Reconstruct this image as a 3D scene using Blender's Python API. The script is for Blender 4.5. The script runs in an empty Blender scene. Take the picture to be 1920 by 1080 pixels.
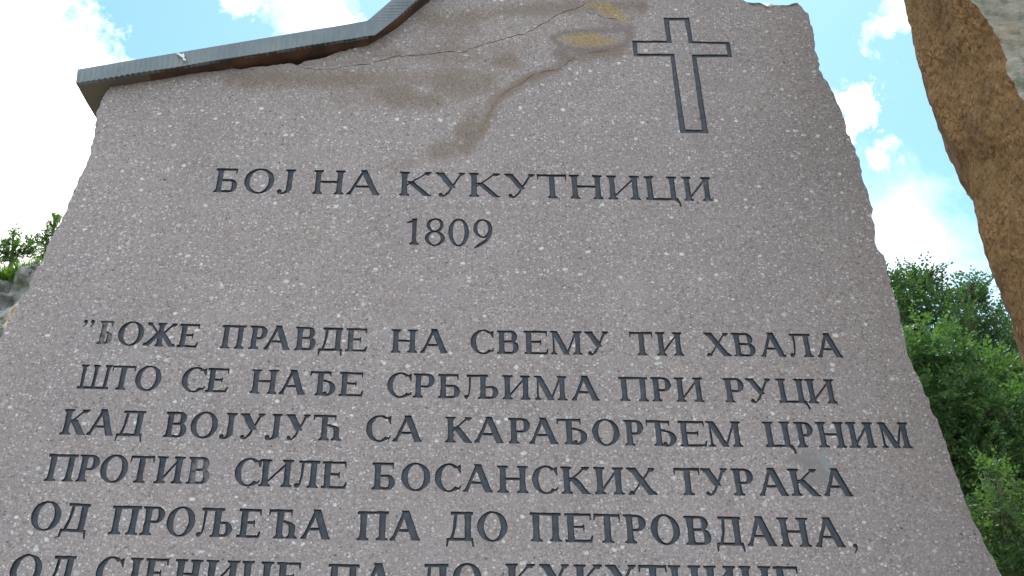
import bpy, math, random
import numpy as np
from mathutils import Vector, Matrix, noise, geometry
R = math.radians
random.seed(5); rng = np.random.default_rng(5)
SC = bpy.context.scene
COL = SC.collection

# ------------------------------------------------------------------ camera
F = 2000.0                      # focal length in photograph pixels (1920 wide)
PITCH, ROLL = R(26), R(1.05)
CAM = Vector((0, 0, 1.6))
fw = Vector((0, math.cos(PITCH), math.sin(PITCH)))
up0 = Vector((0, -math.sin(PITCH), math.cos(PITCH)))
X = Vector((1, 0, 0))
cr = X*math.cos(ROLL) + up0*math.sin(ROLL)
cu = -X*math.sin(ROLL) + up0*math.cos(ROLL)
cd = bpy.data.cameras.new('camera'); cam = bpy.data.objects.new('camera', cd); COL.objects.link(cam)
cd.sensor_width = 36; cd.lens = 36*F/1920; cd.clip_start = 0.05; cd.clip_end = 5000
cam.matrix_world = Matrix(((cr.x, cu.x, -fw.x, CAM.x), (cr.y, cu.y, -fw.y, CAM.y), (cr.z, cu.z, -fw.z, CAM.z), (0, 0, 0, 1)))
SC.camera = cam

def ray(px, py):
    return fw*F + cr*(px-960) + cu*(540-py)
def at(px, py, Y):              # the point seen at a photograph pixel, at a depth Y in front of the camera
    d = ray(px, py); return CAM + d*(Y/d.y)

# ------------------------------------------------------------------ light
SUN_EL, SUN_AZ = R(60), R(6)  # azimuth from +Y, towards -X
sdir = Vector((math.sin(SUN_AZ)*math.cos(SUN_EL), math.cos(SUN_AZ)*math.cos(SUN_EL), math.sin(SUN_EL)))
sl = bpy.data.lights.new('sun', 'SUN'); so = bpy.data.objects.new('sun', sl); COL.objects.link(so)
sl.energy = 3.0; sl.angle = R(0.5); sl.color = (1, .95, .87)
so.rotation_euler = sdir.to_track_quat('Z', 'Y').to_euler(); so.location = (-5, 10, 30)
SC.view_settings.view_transform = 'Standard'; SC.view_settings.look = 'None'
SC.view_settings.gamma = 1.0; SC.view_settings.use_curve_mapping = False
SC.view_settings.exposure = 1.35

class NT:                       # small node-tree helper
    def __init__(s, t): s.t = t; s.n = t.nodes; s.l = t.links
    def new(s, typ, ins=None, **kw):
        n = s.n.new(typ)
        for k, v in kw.items(): setattr(n, k, v)
        for k, v in (ins or {}).items():
            if isinstance(v, bpy.types.NodeSocket): s.l.new(v, n.inputs[k])
            else: n.inputs[k].default_value = v
        return n
    def math(s, op, a, b=0.0, c=0.0, clamp=False):
        n = s.n.new('ShaderNodeMath'); n.operation = op; n.use_clamp = clamp
        for i, v in enumerate((a, b, c)):
            if isinstance(v, bpy.types.NodeSocket): s.l.new(v, n.inputs[i])
            else: n.inputs[i].default_value = v
        return n.outputs[0]
    def mix(s, f, a, b, mode='MIX'):
        n = s.n.new('ShaderNodeMix'); n.data_type = 'RGBA'; n.blend_type = mode
        for i, v in ((0, f), (6, a), (7, b)):
            if isinstance(v, bpy.types.NodeSocket): s.l.new(v, n.inputs[i])
            else: n.inputs[i].default_value = (*v, 1) if isinstance(v, tuple) and len(v) == 3 else v
        return n.outputs[2]
    def noise(s, vec, scale, detail=4, rough=.55, w=None):
        n = s.new('ShaderNodeTexNoise', {'Scale': scale, 'Detail': detail, 'Roughness': rough})
        s.l.new(vec, n.inputs['Vector']); return n.outputs['Fac']
    def ramp(s, f, lo, hi, a=0.0, b=1.0, smooth=True):
        n = s.n.new('ShaderNodeMapRange'); n.interpolation_type = 'SMOOTHSTEP' if smooth else 'LINEAR'
        for i, v in enumerate((f, lo, hi, a, b)):
            if isinstance(v, bpy.types.NodeSocket): s.l.new(v, n.inputs[i])
            else: n.inputs[i].default_value = v
        return n.outputs[0]
    def shift(s, vec, off):
        n = s.n.new('ShaderNodeVectorMath'); n.operation = 'ADD'; s.l.new(vec, n.inputs[0]); n.inputs[1].default_value = off
        return n.outputs[0]
    def scale(s, vec, k):
        n = s.n.new('ShaderNodeVectorMath'); n.operation = 'MULTIPLY'; s.l.new(vec, n.inputs[0]); n.inputs[1].default_value = k
        return n.outputs[0]

world = bpy.data.worlds.new('World'); SC.world = world; world.use_nodes = True
W = NT(world.node_tree); W.n.clear()
sky = W.new('ShaderNodeTexSky', sky_type='NISHITA', sun_disc=False, sun_elevation=SUN_EL, sun_rotation=SUN_AZ,
            altitude=600, air_density=1.0, dust_density=0.6, ozone_density=1.2)
tc = W.new('ShaderNodeTexCoord').outputs['Generated']
n1 = W.noise(tc, 9, 7, .6); n2 = W.noise(W.shift(tc, (3, 1, 7)), 30, 5, .6)
nn = W.math('ADD', W.math('MULTIPLY', n1, .7), W.math('MULTIPLY', n2, .3))
nwarp = W.new('ShaderNodeTexNoise', {'Scale': 22.0, 'Detail': 3.0}); W.l.new(tc, nwarp.inputs['Vector'])
wv_ = W.n.new('ShaderNodeVectorMath'); wv_.operation = 'ADD'; W.l.new(tc, wv_.inputs[0]); W.l.new(W.scale(nwarp.outputs['Color'], (.035, .035, .035)), wv_.inputs[1])
ns = W.noise(wv_.outputs[0], 42, 8, .62)
CLOUDS = [  # where clouds stand in the sky (seen direction, angular radius in pixels, softness, weight)
    (-60, 100, 300, 2.2, 1.0), (-20, 0, 150, 2.2, 1.0), (20, 330, 290, 2.6, 1.0), (-120, 520, 300, 3, 1.0), (90, 330, 160, 2.6, 1.0),
    (575, 0, 100, .8, .85), (645, 25, 55, .8, .75), (455, 6, 40, 1.0, .6),
    (1604, 205, 58, .9, .9), (1645, 292, 38, .7, .5), (1585, 235, 46, .9, .8), (1690, 0, 66, .6, .5), (1655, 50, 50, .7, .45),
    (1700, 490, 170, .6, .5), (1850, 560, 150, .5, .35), (1630, 400, 120, .5, .25)]
mask = None
for px, py, r, k, wt in CLOUDS:
    c = ray(px, py).normalized(); rr = r/math.hypot(F, math.hypot(px-960, py-540))
    d = W.new('ShaderNodeVectorMath', operation='DISTANCE'); W.l.new(tc, d.inputs[0]); d.inputs[1].default_value = c
    v = W.math('SUBTRACT', 1.0, W.math('DIVIDE', d.outputs['Value'], rr))
    v = W.math('ADD', v, W.math('MULTIPLY', W.math('SUBTRACT', ns if r < 100 else nn, .5), 5.0 if r < 100 else 3.2))
    v = W.math('MULTIPLY', W.math('MULTIPLY', v, k, clamp=True), wt)
    mask = v if mask is None else W.math('MAXIMUM', mask, v)
g1 = W.noise(W.scale(tc, (2.2, 2.2, 3.5)), 1.3, 8, .6)            # unseen cloud cover, mostly behind the viewer, shaped to light the slab's front
beh = W.new('ShaderNodeVectorMath', operation='DOT_PRODUCT'); W.l.new(tc, beh.inputs[0]); beh.inputs[1].default_value = fw
cov = W.math('MULTIPLY', W.ramp(g1, .40, .60), W.ramp(beh.outputs['Value'], .80, .55))
mask = W.math('MAXIMUM', mask, cov)
cloudcol = W.mix(W.ramp(n1, .35, .7), (9.0, 9.2, 9.6), (13.0, 12.8, 12.4))
skycol = W.mix(1.0, sky.outputs[0], (.74, .98, .92), 'MULTIPLY')
bg = W.new('ShaderNodeBackground', {'Color': W.mix(mask, skycol, cloudcol), 'Strength': 0.11})
W.l.new(bg.outputs[0], W.new('ShaderNodeOutputWorld').inputs[0])

# ------------------------------------------------------------------ helpers
def mat(name):
    m = bpy.data.materials.new(name); m.use_nodes = True; t = NT(m.node_tree); t.n.clear()
    b = t.new('ShaderNodeBsdfPrincipled', {'Roughness': .8}); o = t.new('ShaderNodeOutputMaterial'); t.l.new(b.outputs[0], o.inputs[0])
    t.b = b; t.o = o; t.co = t.new('ShaderNodeTexCoord').outputs['Object']
    return m, t
def bump(t, h, strength, dist):
    n = t.new('ShaderNodeBump', {'Strength': strength, 'Distance': dist, 'Height': h}); t.l.new(n.outputs[0], t.b.inputs['Normal'])

def tag(o, label=None, cat=None, group=None, kind=None):
    if label: o['label'] = label
    if cat: o['category'] = cat
    if group: o['group'] = group
    if kind: o['kind'] = kind
    return o
def empty(name, loc, parent=None):
    o = bpy.data.objects.new(name, None); COL.objects.link(o); o.empty_display_size = .2
    if parent: o.parent = parent; o.location = Vector(loc)-wloc(parent)
    else: o.location = loc
    return o
def wloc(o):
    v = Vector((0, 0, 0))
    while o: v += o.location; o = o.parent
    return v
def mesh_obj(name, V, Fs, mats, parent=None, loc=None, smooth=False, mi=None, attrs=None):
    """world-space vertices -> one object; its own origin is at loc (or its parent's)."""
    V = np.asarray(V, float).reshape(-1, 3)
    org = np.array(loc if loc is not None else (wloc(parent) if parent else (0, 0, 0)), float)
    me = bpy.data.meshes.new(name)
    if isinstance(Fs, np.ndarray):
        k = Fs.shape[1]; n = len(Fs)
        me.vertices.add(len(V)); me.vertices.foreach_set('co', (V-org).ravel())
        me.loops.add(n*k); me.loops.foreach_set('vertex_index', Fs.ravel().astype(np.int32))
        me.polygons.add(n); me.polygons.foreach_set('loop_start', np.arange(0, n*k, k, dtype=np.int32))
        me.update(calc_edges=True)
    else:
        me.from_pydata((V-org).tolist(), [], Fs)
    for m in (mats if isinstance(mats, (list, tuple)) else [mats]): me.materials.append(m)
    if mi is not None: me.polygons.foreach_set('material_index', np.asarray(mi, np.int32))
    if smooth: me.polygons.foreach_set('use_smooth', np.ones(len(me.polygons), bool))
    for k, v in (attrs or {}).items():
        a = me.attributes.new(k, 'FLOAT', 'POINT'); a.data.foreach_set('value', np.asarray(v, np.float32))
    me.update(); me.validate()
    o = bpy.data.objects.new(name, me); COL.objects.link(o)
    if parent:
        o.parent = parent; o.location = Vector(org)-wloc(parent)
    else: o.location = org
    return o
def fbm(p, sc, oct=4):
    return noise.fractal(Vector(p)*sc, 1.0, 2.0, oct, noise_basis='PERLIN_ORIGINAL')

# ------------------------------------------------------------------ slab plane
D, LEAN = 2.5, R(5)
P0 = Vector((0, D, 1.6)); N = Vector((0, -math.cos(LEAN), math.sin(LEAN))); UP = Vector((0, math.sin(LEAN), math.cos(LEAN)))
def unproj(px, py, off=0.0):
    d = ray(px, py); t = ((P0+N*off-CAM).dot(N))/d.dot(N); return CAM+d*t
def loc2(px, py):
    q = unproj(px, py)-P0; return (q.x, q.dot(UP))
def world3(u, v, off=0.0):
    return P0 + X*u + UP*v + N*off
def topx(uv):                   # slab plane -> photograph pixel (numpy)
    uv = np.asarray(uv, float)
    P = np.array(P0)[None]+uv[:, :1]*np.array(X)+uv[:, 1:2]*np.array(UP)-np.array(CAM)
    z = P@np.array(fw); return np.stack((960+F*(P@np.array(cr))/z, 540-F*(P@np.array(cu))/z), 1)

# ------------------------------------------------------------------ materials of the monument
def stone_material(worn=None):
    m, t = mat('terrazzo_stone')
    co = t.co
    big = t.noise(co, 2.2, 4, .6); mid = t.noise(co, 16, 4, .6); fine = t.noise(co, 190, 3, .7)
    base = t.mix(t.ramp(big, .35, .65), (.236, .207, .210), (.262, .227, .224))
    base = t.mix(t.ramp(mid, .3, .75, 0, .35), base, (.20, .176, .177))
    # fine sandy grain
    med = t.noise(co, 95, 3, .7)
    base = t.mix(t.ramp(med, .34, .48, .55, 0), base, (.13, .112, .108))
    base = t.mix(t.ramp(med, .54, .68, 0, .40), base, (.38, .345, .335))
    base = t.mix(t.ramp(fine, .30, .46, .6, 0), base, (.09, .08, .077))
    base = t.mix(t.ramp(fine, .56, .70, 0, .50), base, (.42, .39, .38))
    def specks(scale, off, thr_lo, col, amt, b, keep, squash=(1, 1, 1.25)):
        wv = t.n.new('ShaderNodeVectorMath'); wv.operation = 'ADD'
        nz = t.new('ShaderNodeTexNoise', {'Scale': scale*1.7, 'Detail': 1.0}); t.l.new(co, nz.inputs['Vector'])
        t.l.new(t.scale(nz.outputs['Color'], (.55/scale,)*3), wv.inputs[1]); t.l.new(t.shift(t.scale(co, squash), off), wv.inputs[0])
        v = t.new('ShaderNodeTexVoronoi', {'Scale': scale, 'Randomness': 1.0}); t.l.new(wv.outputs[0], v.inputs['Vector'])
        sep = t.new('ShaderNodeSeparateColor'); t.l.new(v.outputs['Color'], sep.inputs[0])
        size = t.math('MULTIPLY', t.ramp(sep.outputs[0], 1-keep, 1.0), thr_lo)
        f = t.ramp(v.outputs['Distance'], size, t.math('MULTIPLY', size, .65), 0, 1)
        f = t.math('MULTIPLY', f, t.math('GREATER_THAN', sep.outputs[0], 1-keep))
        f = t.math('MULTIPLY', f, t.ramp(sep.outputs[1], 0, 1, amt*.35, amt))
        return t.mix(f, b, col)
    base = specks(190, (0, 0, 0), .52, (.46, .44, .44), .9, base, .50)
    base = specks(108, (5, 2, 1), .48, (.50, .48, .48), .9, base, .55)
    base = specks(46, (1, 7, 3), .38, (.56, .55, .545), .9, base, .32)
    base = specks(120, (9, 3, 4), .42, (.035, .032, .035), .85, base, .14)
    base = specks(45, (2, 3, 8), .22, (.03, .03, .03), .9, base, .10)
    base = t.mix(t.ramp(t.noise(t.scale(t.shift(co, (3, 0, 1)), (3.5, 1, 1)), 1.6, 5, .62), .42, .70, 0, .13), base, (.165, .135, .12))
    base = t.mix(t.ramp(t.noise(t.shift(co, (6, 2, 9)), 5, 4, .6), .52, .72, 0, .3), base, (.26, .24, .25))
    # stains: own shapes stored as point attributes
    def att(n): return t.new('ShaderNodeAttribute', attribute_name=n).outputs['Fac']
    brk = t.noise(co, 28, 5, .65)
    brk2 = t.noise(t.shift(co, (2, 2, 2)), 7, 5, .65)
    st = t.ramp(t.math('ADD', att('stain'), t.math('ADD', t.math('MULTIPLY', t.math('SUBTRACT', brk, .5), .8), t.math('MULTIPLY', t.math('SUBTRACT', brk2, .5), 1.3))), .05, 1.05, 0, .78)
    base = t.mix(st, base, t.mix(t.ramp(fine, .35, .65), (.118, .088, .070), (.195, .152, .124)))
    rs = t.ramp(t.math('ADD', att('rust'), t.math('MULTIPLY', t.math('SUBTRACT', brk, .5), 1.1)), .2, 1.0, 0, .6)
    base = t.mix(rs, base, (.16, .095, .055))
    dk = t.ramp(t.math('ADD', att('mauve'), t.math('MULTIPLY', t.math('SUBTRACT', brk, .5), .7)), .15, 1.0, 0, .66)
    base = t.mix(dk, base, (.125, .098, .092))
    g2 = t.noise(co, 120, 2, .6)
    ye = t.math('MULTIPLY', t.ramp(t.math('ADD', att('yellow'), t.math('MULTIPLY', t.math('SUBTRACT', t.noise(t.shift(co, (1, 5, 5)), 22, 6, .7), .5), 1.9)), .30, .75), t.ramp(g2, .40, .56, .15, 1))
    base = t.mix(t.math('MULTIPLY', ye, .8), base, t.mix(t.ramp(fine, .4, .62), (.25, .165, .045), (.34, .265, .11)))
    rp = t.ramp(t.math('ADD', att('repair'), t.math('MULTIPLY', t.math('SUBTRACT', brk, .5), 1.3)), .2, .9, 0, .8)
    base = t.mix(rp, base, (.175, .163, .165))
    rl = t.ramp(att('smear'), .3, .7, 0, .85)
    base = t.mix(rl, base, (.20, .222, .238))
    ro = t.ramp(att('rough'), .2, .8)
    base = t.mix(ro, base, t.mix(t.ramp(mid, .42, .62), (.05, .042, .038), t.mix(t.ramp(brk, .4, .6), (.24, .25, .24), (.2, .14, .08))))
    t.l.new(base, t.b.inputs['Base Color']); t.b.inputs['Roughness'].default_value = .85
    t.b.inputs['Specular IOR Level'].default_value = .3
    bump(t, t.math('ADD', t.math('MULTIPLY', fine, .5), t.math('MULTIPLY', mid, .5)), .35, .004)
    return m
M_STONE = stone_material()
def paint_material(name, worn):
    m, t = mat(name); co = t.co
    a = t.noise(co, 60, 4, .65); f = t.noise(co, 260, 2, .6); big = t.noise(co, 9, 3, .6)
    c = t.mix(t.ramp(a, .3, .7), (.016, .021, .031), (.042, .051, .069))
    w = t.math('MULTIPLY', t.ramp(t.math('ADD', t.math('MULTIPLY', a, .6), t.math('MULTIPLY', big, .4)), .62-worn*.28, .74-worn*.16), .35+.5*worn)
    c = t.mix(w, c, t.mix(t.ramp(f, .35, .65), (.12, .108, .108), (.25, .222, .22)))
    t.l.new(c, t.b.inputs['Base Color']); t.b.inputs['Roughness'].default_value = .6
    bump(t, f, .3, .002)
    return m
M_PAINT = paint_material('letter_paint', 0.0); M_WORN = paint_material('worn_letter_paint', 0.5); M_GONE = paint_material('faded_letter_paint', 1.0)
m, t = mat('crack_dark'); t.b.inputs['Base Color'].default_value = (.085, .058, .042, 1); M_CRACK = m

# ------------------------------------------------------------------ glyphs (drawn, in cap-height units; x 0..w, y 0..1)
ST, TH, SF, SH = .236, .094, .088, .066
def rect(x0, y0, x1, y1): return [(x0, y0), (x1, y0), (x1, y1), (x0, y1)]
def foot(x0, x1, y=0, d=1, sf=SF):      # a bracketed serif under a stroke from x0 to x1
    b = .05*d
    return [(x0-sf, y), (x1+sf, y), (x1+sf, y+SH*d), (x1+.03, y+SH*d+.3*b), (x1, y+SH*d+1.5*b), (x0, y+SH*d+1.5*b), (x0-.03, y+SH*d+.3*b), (x0-sf, y+SH*d)]
def stem(x, y0=0, y1=1, top=True, bot=True, sw=ST, sf=SF):
    o = [[(x-sw/2, y0), (x+sw/2, y0), (x+sw/2*.93, (y0+y1)/2), (x+sw/2, y1), (x-sw/2, y1), (x-sw/2*.93, (y0+y1)/2)]]
    if bot: o.append(foot(x-sw/2, x+sw/2, y0, 1, sf))
    if top: o.append(foot(x-sw/2, x+sw/2, y1, -1, sf))
    return o
def diag(x0, y0, x1, y1, wd): return [[(x0-wd/2, y0), (x0+wd/2, y0), (x1+wd/2, y1), (x1-wd/2, y1)]]
def arc(cx, cy, rx, ry, a0, a1, tx, ty, n=None):
    n = n or max(4, int(abs(a1-a0)/14)); o = []
    A = [R(a0+(a1-a0)*i/n) for i in range(n+1)]
    po = [(cx+rx*math.cos(a), cy+ry*math.sin(a)) for a in A]; pi = [(cx+(rx-tx)*math.cos(a), cy+(ry-ty)*math.sin(a)) for a in A]
    for i in range(n): o.append([po[i], po[i+1], pi[i+1], pi[i]])
    return o
def ball(x, y, r): return [[(x+r*math.cos(2*math.pi*i/9), y+r*math.sin(2*math.pi*i/9)) for i in range(9)]]
def bowl(xs, xr, y0, y1, tk=ST):
    h = (y1-y0)/2; xm = max(xs, xr-h*1.05)
    return [rect(xs, y0, xm+.004, y0+TH), rect(xs, y1-TH, xm+.004, y1)] + arc(xm, (y0+y1)/2, xr-xm, h, -90, 90, tk, TH, 10)
def beak(x, y, h, d=-1, wd=.06): return [[(x-wd*1.6, y), (x, y), (x, y+d*h), (x-wd*.55, y+d*h), (x-wd*1.1, y+d*h*.45)]]
def lbeak(x, y, h): return [[(x, y), (x+.1, y), (x+.065, y-h*.45), (x+.035, y-h), (x, y-h)]]

def glyph(c, w):
    a = SF+ST/2; b = w-a; o = []
    if c == 'Н': o = stem(a)+stem(b)+[rect(a, .47, b, .47+TH)]
    elif c == 'П': o = stem(a, top=False)+stem(b, top=False)+[rect(0, 1-TH-.01, w, 1)]
    elif c == 'И': o = stem(a)+stem(b)+diag(a+.03, .10, b-.03, .88, .105)
    elif c == 'Ш':
        s = .15; o = stem(SF+s/2, bot=False, sw=s)+stem(w/2, bot=False, sw=s, sf=.06)+stem(w-SF-s/2, bot=False, sw=s)+[rect(0, 0, w, TH+.01)]
    elif c == 'Ц':
        o = stem(a, bot=False)+stem(b, bot=False)+[rect(0, 0, w-.02, TH+.01), [(b-.02, TH), (w-.02, TH+.01), (w+.07, -.1), (w+.1, -.24), (w+.02, -.25), (w-.03, -.1), (b+.02, 0)]]
    elif c == 'Т': o = stem(w/2, top=False)+[rect(0, 1-TH-.01, w, 1)]+lbeak(0, 1, .24)+[[(w-x, y) for x, y in p] for p in lbeak(0, 1, .24)]
    elif c == 'Е':
        o = stem(a, top=False, bot=False)+[rect(0, 1-TH, w-.03, 1), rect(0, 0, w-.03, TH), rect(a, .48, w*.72, .48+TH)]
        o += beak(w-.03, 1, .22)+[[(w-.14, 0), (w-.03, 0), (w+.02, .24), (w-.03, .24), (w-.10, .1)], rect(w*.72-.05, .40, w*.72, .62)]
    elif c == 'О': o = arc(w/2, .5, w/2, .53, 0, 360, ST, .07, 26)
    elif c == 'С':
        o = arc(w*.53, .5, w*.53, .53, 48, 318, ST, .07, 20)
        o += [[(w*.80, .90), (w*.93, .99), (w*.96, .99), (w*.97, .68), (w*.92, .68)]] + [[(w*.86, .10), (w*.92, .08), (w*1.0, .22), (w*.95, .24)]]
    elif c == 'А':
        o = diag(.10, 0, w*.5-.04, 1.0, TH+.04)+diag(w-.19, 0, w*.47, 1.03, ST+.035)
        o += [rect(w*.24, .30, w*.72, .30+TH), foot(.065, .135, 0, 1, .07), foot(w-.27, w-.11, 0, 1, .07)]
    elif c == 'К':
        o = stem(a)+diag(a+.06, .42, w-.17, 1.0, .10)+diag(w-.17, 0, a+.22, .60, ST+.06)
        o += [foot(w-.23, w-.11, 1, -1, .085), [(w-.3, 0), (w, 0), (w, .04), (w-.1, .07), (w-.27, .07)]]
    elif c == 'У':
        m = w*.56
        o = diag(.2, 1, m, .36, ST+.05)+diag(w-.17, 1, w*.40, .10, .10)+[foot(.10, .28, 1, -1, .09), foot(w-.21, w-.13, 1, -1, .09)]
        o += [[(w*.40-.06, .17), (w*.40+.06, .13), (w*.36, .03), (w*.29, -.02), (w*.20, -.015), (w*.18, .06), (w*.29, .06), (w*.34, .10)]]+ball(w*.18, .07, .085)
    elif c == 'Ј':
        x = w-SF-ST/2; o = stem(x, .18, 1, bot=False)
        r = max(.12, x+ST/2-.16); o += arc(x+ST/2-r, .19, r, .22, -95, 2, ST, .065, 8)+ball(.12, .07, .10)
    elif c == 'В': o = stem(a, sf=SF)+bowl(a, w-.06, .48, 1)+bowl(a, w, 0, .48+TH)
    elif c == 'Б': o = stem(a)+bowl(a, w, 0, .56)+[rect(0, 1-TH, w-.07, 1)]+beak(w-.07, 1, .24)
    elif c == 'Р': o = stem(a)+bowl(a, w, .42, 1)
    elif c == 'Л':
        o = stem(b, top=False)+[rect(.12, 1-TH-.01, w, 1)]
        o += [[(.22, 1), (.34, 1), (.31, .45), (.24, .12), (.18, .03), (.14, .06), (.19, .2), (.23, .5)]]+ball(.10, .075, .09)
    elif c == 'Љ':
        x = w*.56
        o = stem(x, top=False)+[rect(.12, 1-TH-.01, x+ST/2+SF, 1)]+bowl(x, w, 0, .54, ST*.95)
        o += [[(.20, 1), (.31, 1), (.28, .45), (.23, .12), (.17, .03), (.13, .06), (.18, .2), (.21, .5)]]+ball(.10, .075, .09)
    elif c in 'ЂЋ':
        x = w*.40; xr = w*.80
        o = stem(x, top=False)+[rect(0, 1-TH-.01, xr, 1)]+lbeak(0, 1, .22)+beak(xr, 1, .22)
        if c == 'Ђ':
            o += [rect(x, .56, x+w*.25, .56+TH)]+arc(w*.64, .30, w*.36, .32, -120, 100, ST, .07, 14)+ball(w*.60, .09, .09)
        else:
            o += [rect(x, .54, w*.62, .54+TH)]+arc(w*.62, .38, w-SF*.7-w*.62, .222, 0, 95, ST, TH, 7)+stem(w-SF*.7-ST/2, 0, .40, top=False)
    elif c == 'Ж':
        x = w/2; o = stem(x, sf=.07)
        o += diag(x-.04, .47, .19, 1, .11)+diag(x+.04, .47, w-.19, 1, .11)+diag(.14, 0, x-.07, .56, ST+.02)+diag(w-.14, 0, x+.07, .56, ST+.02)
        o += [foot(.12, .24, 1, -1, .06), foot(w-.24, w-.12, 1, -1, .06), foot(.06, .2, 0, 1, .05), foot(w-.2, w-.06, 0, 1, .05)]
    elif c == 'М':
        o = stem(SF+.05, sw=.085, top=False)+stem(w-a, sw=ST*.95)+diag(w*.5, 0, SF+.09, 1, ST+.03)+diag(w*.5, 0, w-a-.05, 1, .09)
        o += [rect(0, 1-SH, SF+.15, 1)]
    elif c == 'Х':
        o = diag(w-.2, 0, .2, 1, ST+.06)+diag(.15, 0, w-.17, 1, .09)
        o += [foot(.1, .29, 1, -1, .08), foot(w-.21, w-.13, 1, -1, .08), foot(.1, .19, 0, 1, .08), foot(w-.29, w-.1, 0, 1, .08)]
    elif c == 'Д':
        b2 = w-.17
        o = stem(b2-.02, top=False, bot=False)+[rect(.14, 1-TH-.01, w-.01, 1), rect(.0, 0, w, TH+.01)]
        o += [[(.26, 1), (.38, 1), (.33, .5), (.22, .05), (.11, .05), (.22, .45)]]
        o += [[(0, TH), (.12, TH), (.06, -.08), (.035, -.2), (-.02, -.2)], [(w, TH), (w-.12, TH), (w-.06, -.08), (w-.035, -.2), (w+.02, -.2)]]
    elif c == '1': o = stem(w*.56, top=False, sw=.17)+[[(w*.56+.085, 1), (w*.56+.085, 1.03), (w*.56-.02, .98), (.04, .86), (.05, .81), (w*.56-.06, .86)]]
    elif c == '8': o = arc(w/2, .76, w*.43, .27, 0, 360, .145, .06, 20)+arc(w/2, .26, w*.5, .29, 0, 360, .16, .065, 22)
    elif c == '0': o = arc(w/2, .5, w/2, .53, 0, 360, .17, .065, 26)
    elif c == '9':
        o = arc(w*.48, .67, w*.48, .36, 0, 360, .16, .065, 22)
        o += [[(w*.96, .68), (w*.96-.16, .62), (w*.60, .27), (w*.05, -.03), (.02, -.08), (w*.3, -.03), (w*.7, .16), (w*.92, .42)]]
    elif c in '”,':
        y = .0 if c == ',' else .88
        for x in ((w*.5,) if c == ',' else (w*.27, w*.77)):
            r = .085; o += ball(x, y+.06, r)+[[(x+r, y+.06), (x+r*.7, y-.05), (x-r*.6, y-.19), (x-r*.9, y-.17), (x+r*.1, y-.04)]]
    return o

Z1, Z2, Z3, Z4, Z5, Z6, Z7, Z8, Z9 = [(x, 3.84) for x in (380, 860, 100, 580, 1100, 60, 560, 1040, 1300)]
A0, A1, A2, A3 = [(x, 4.2667) for x in (0, 400, 800, 1200)]
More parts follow.
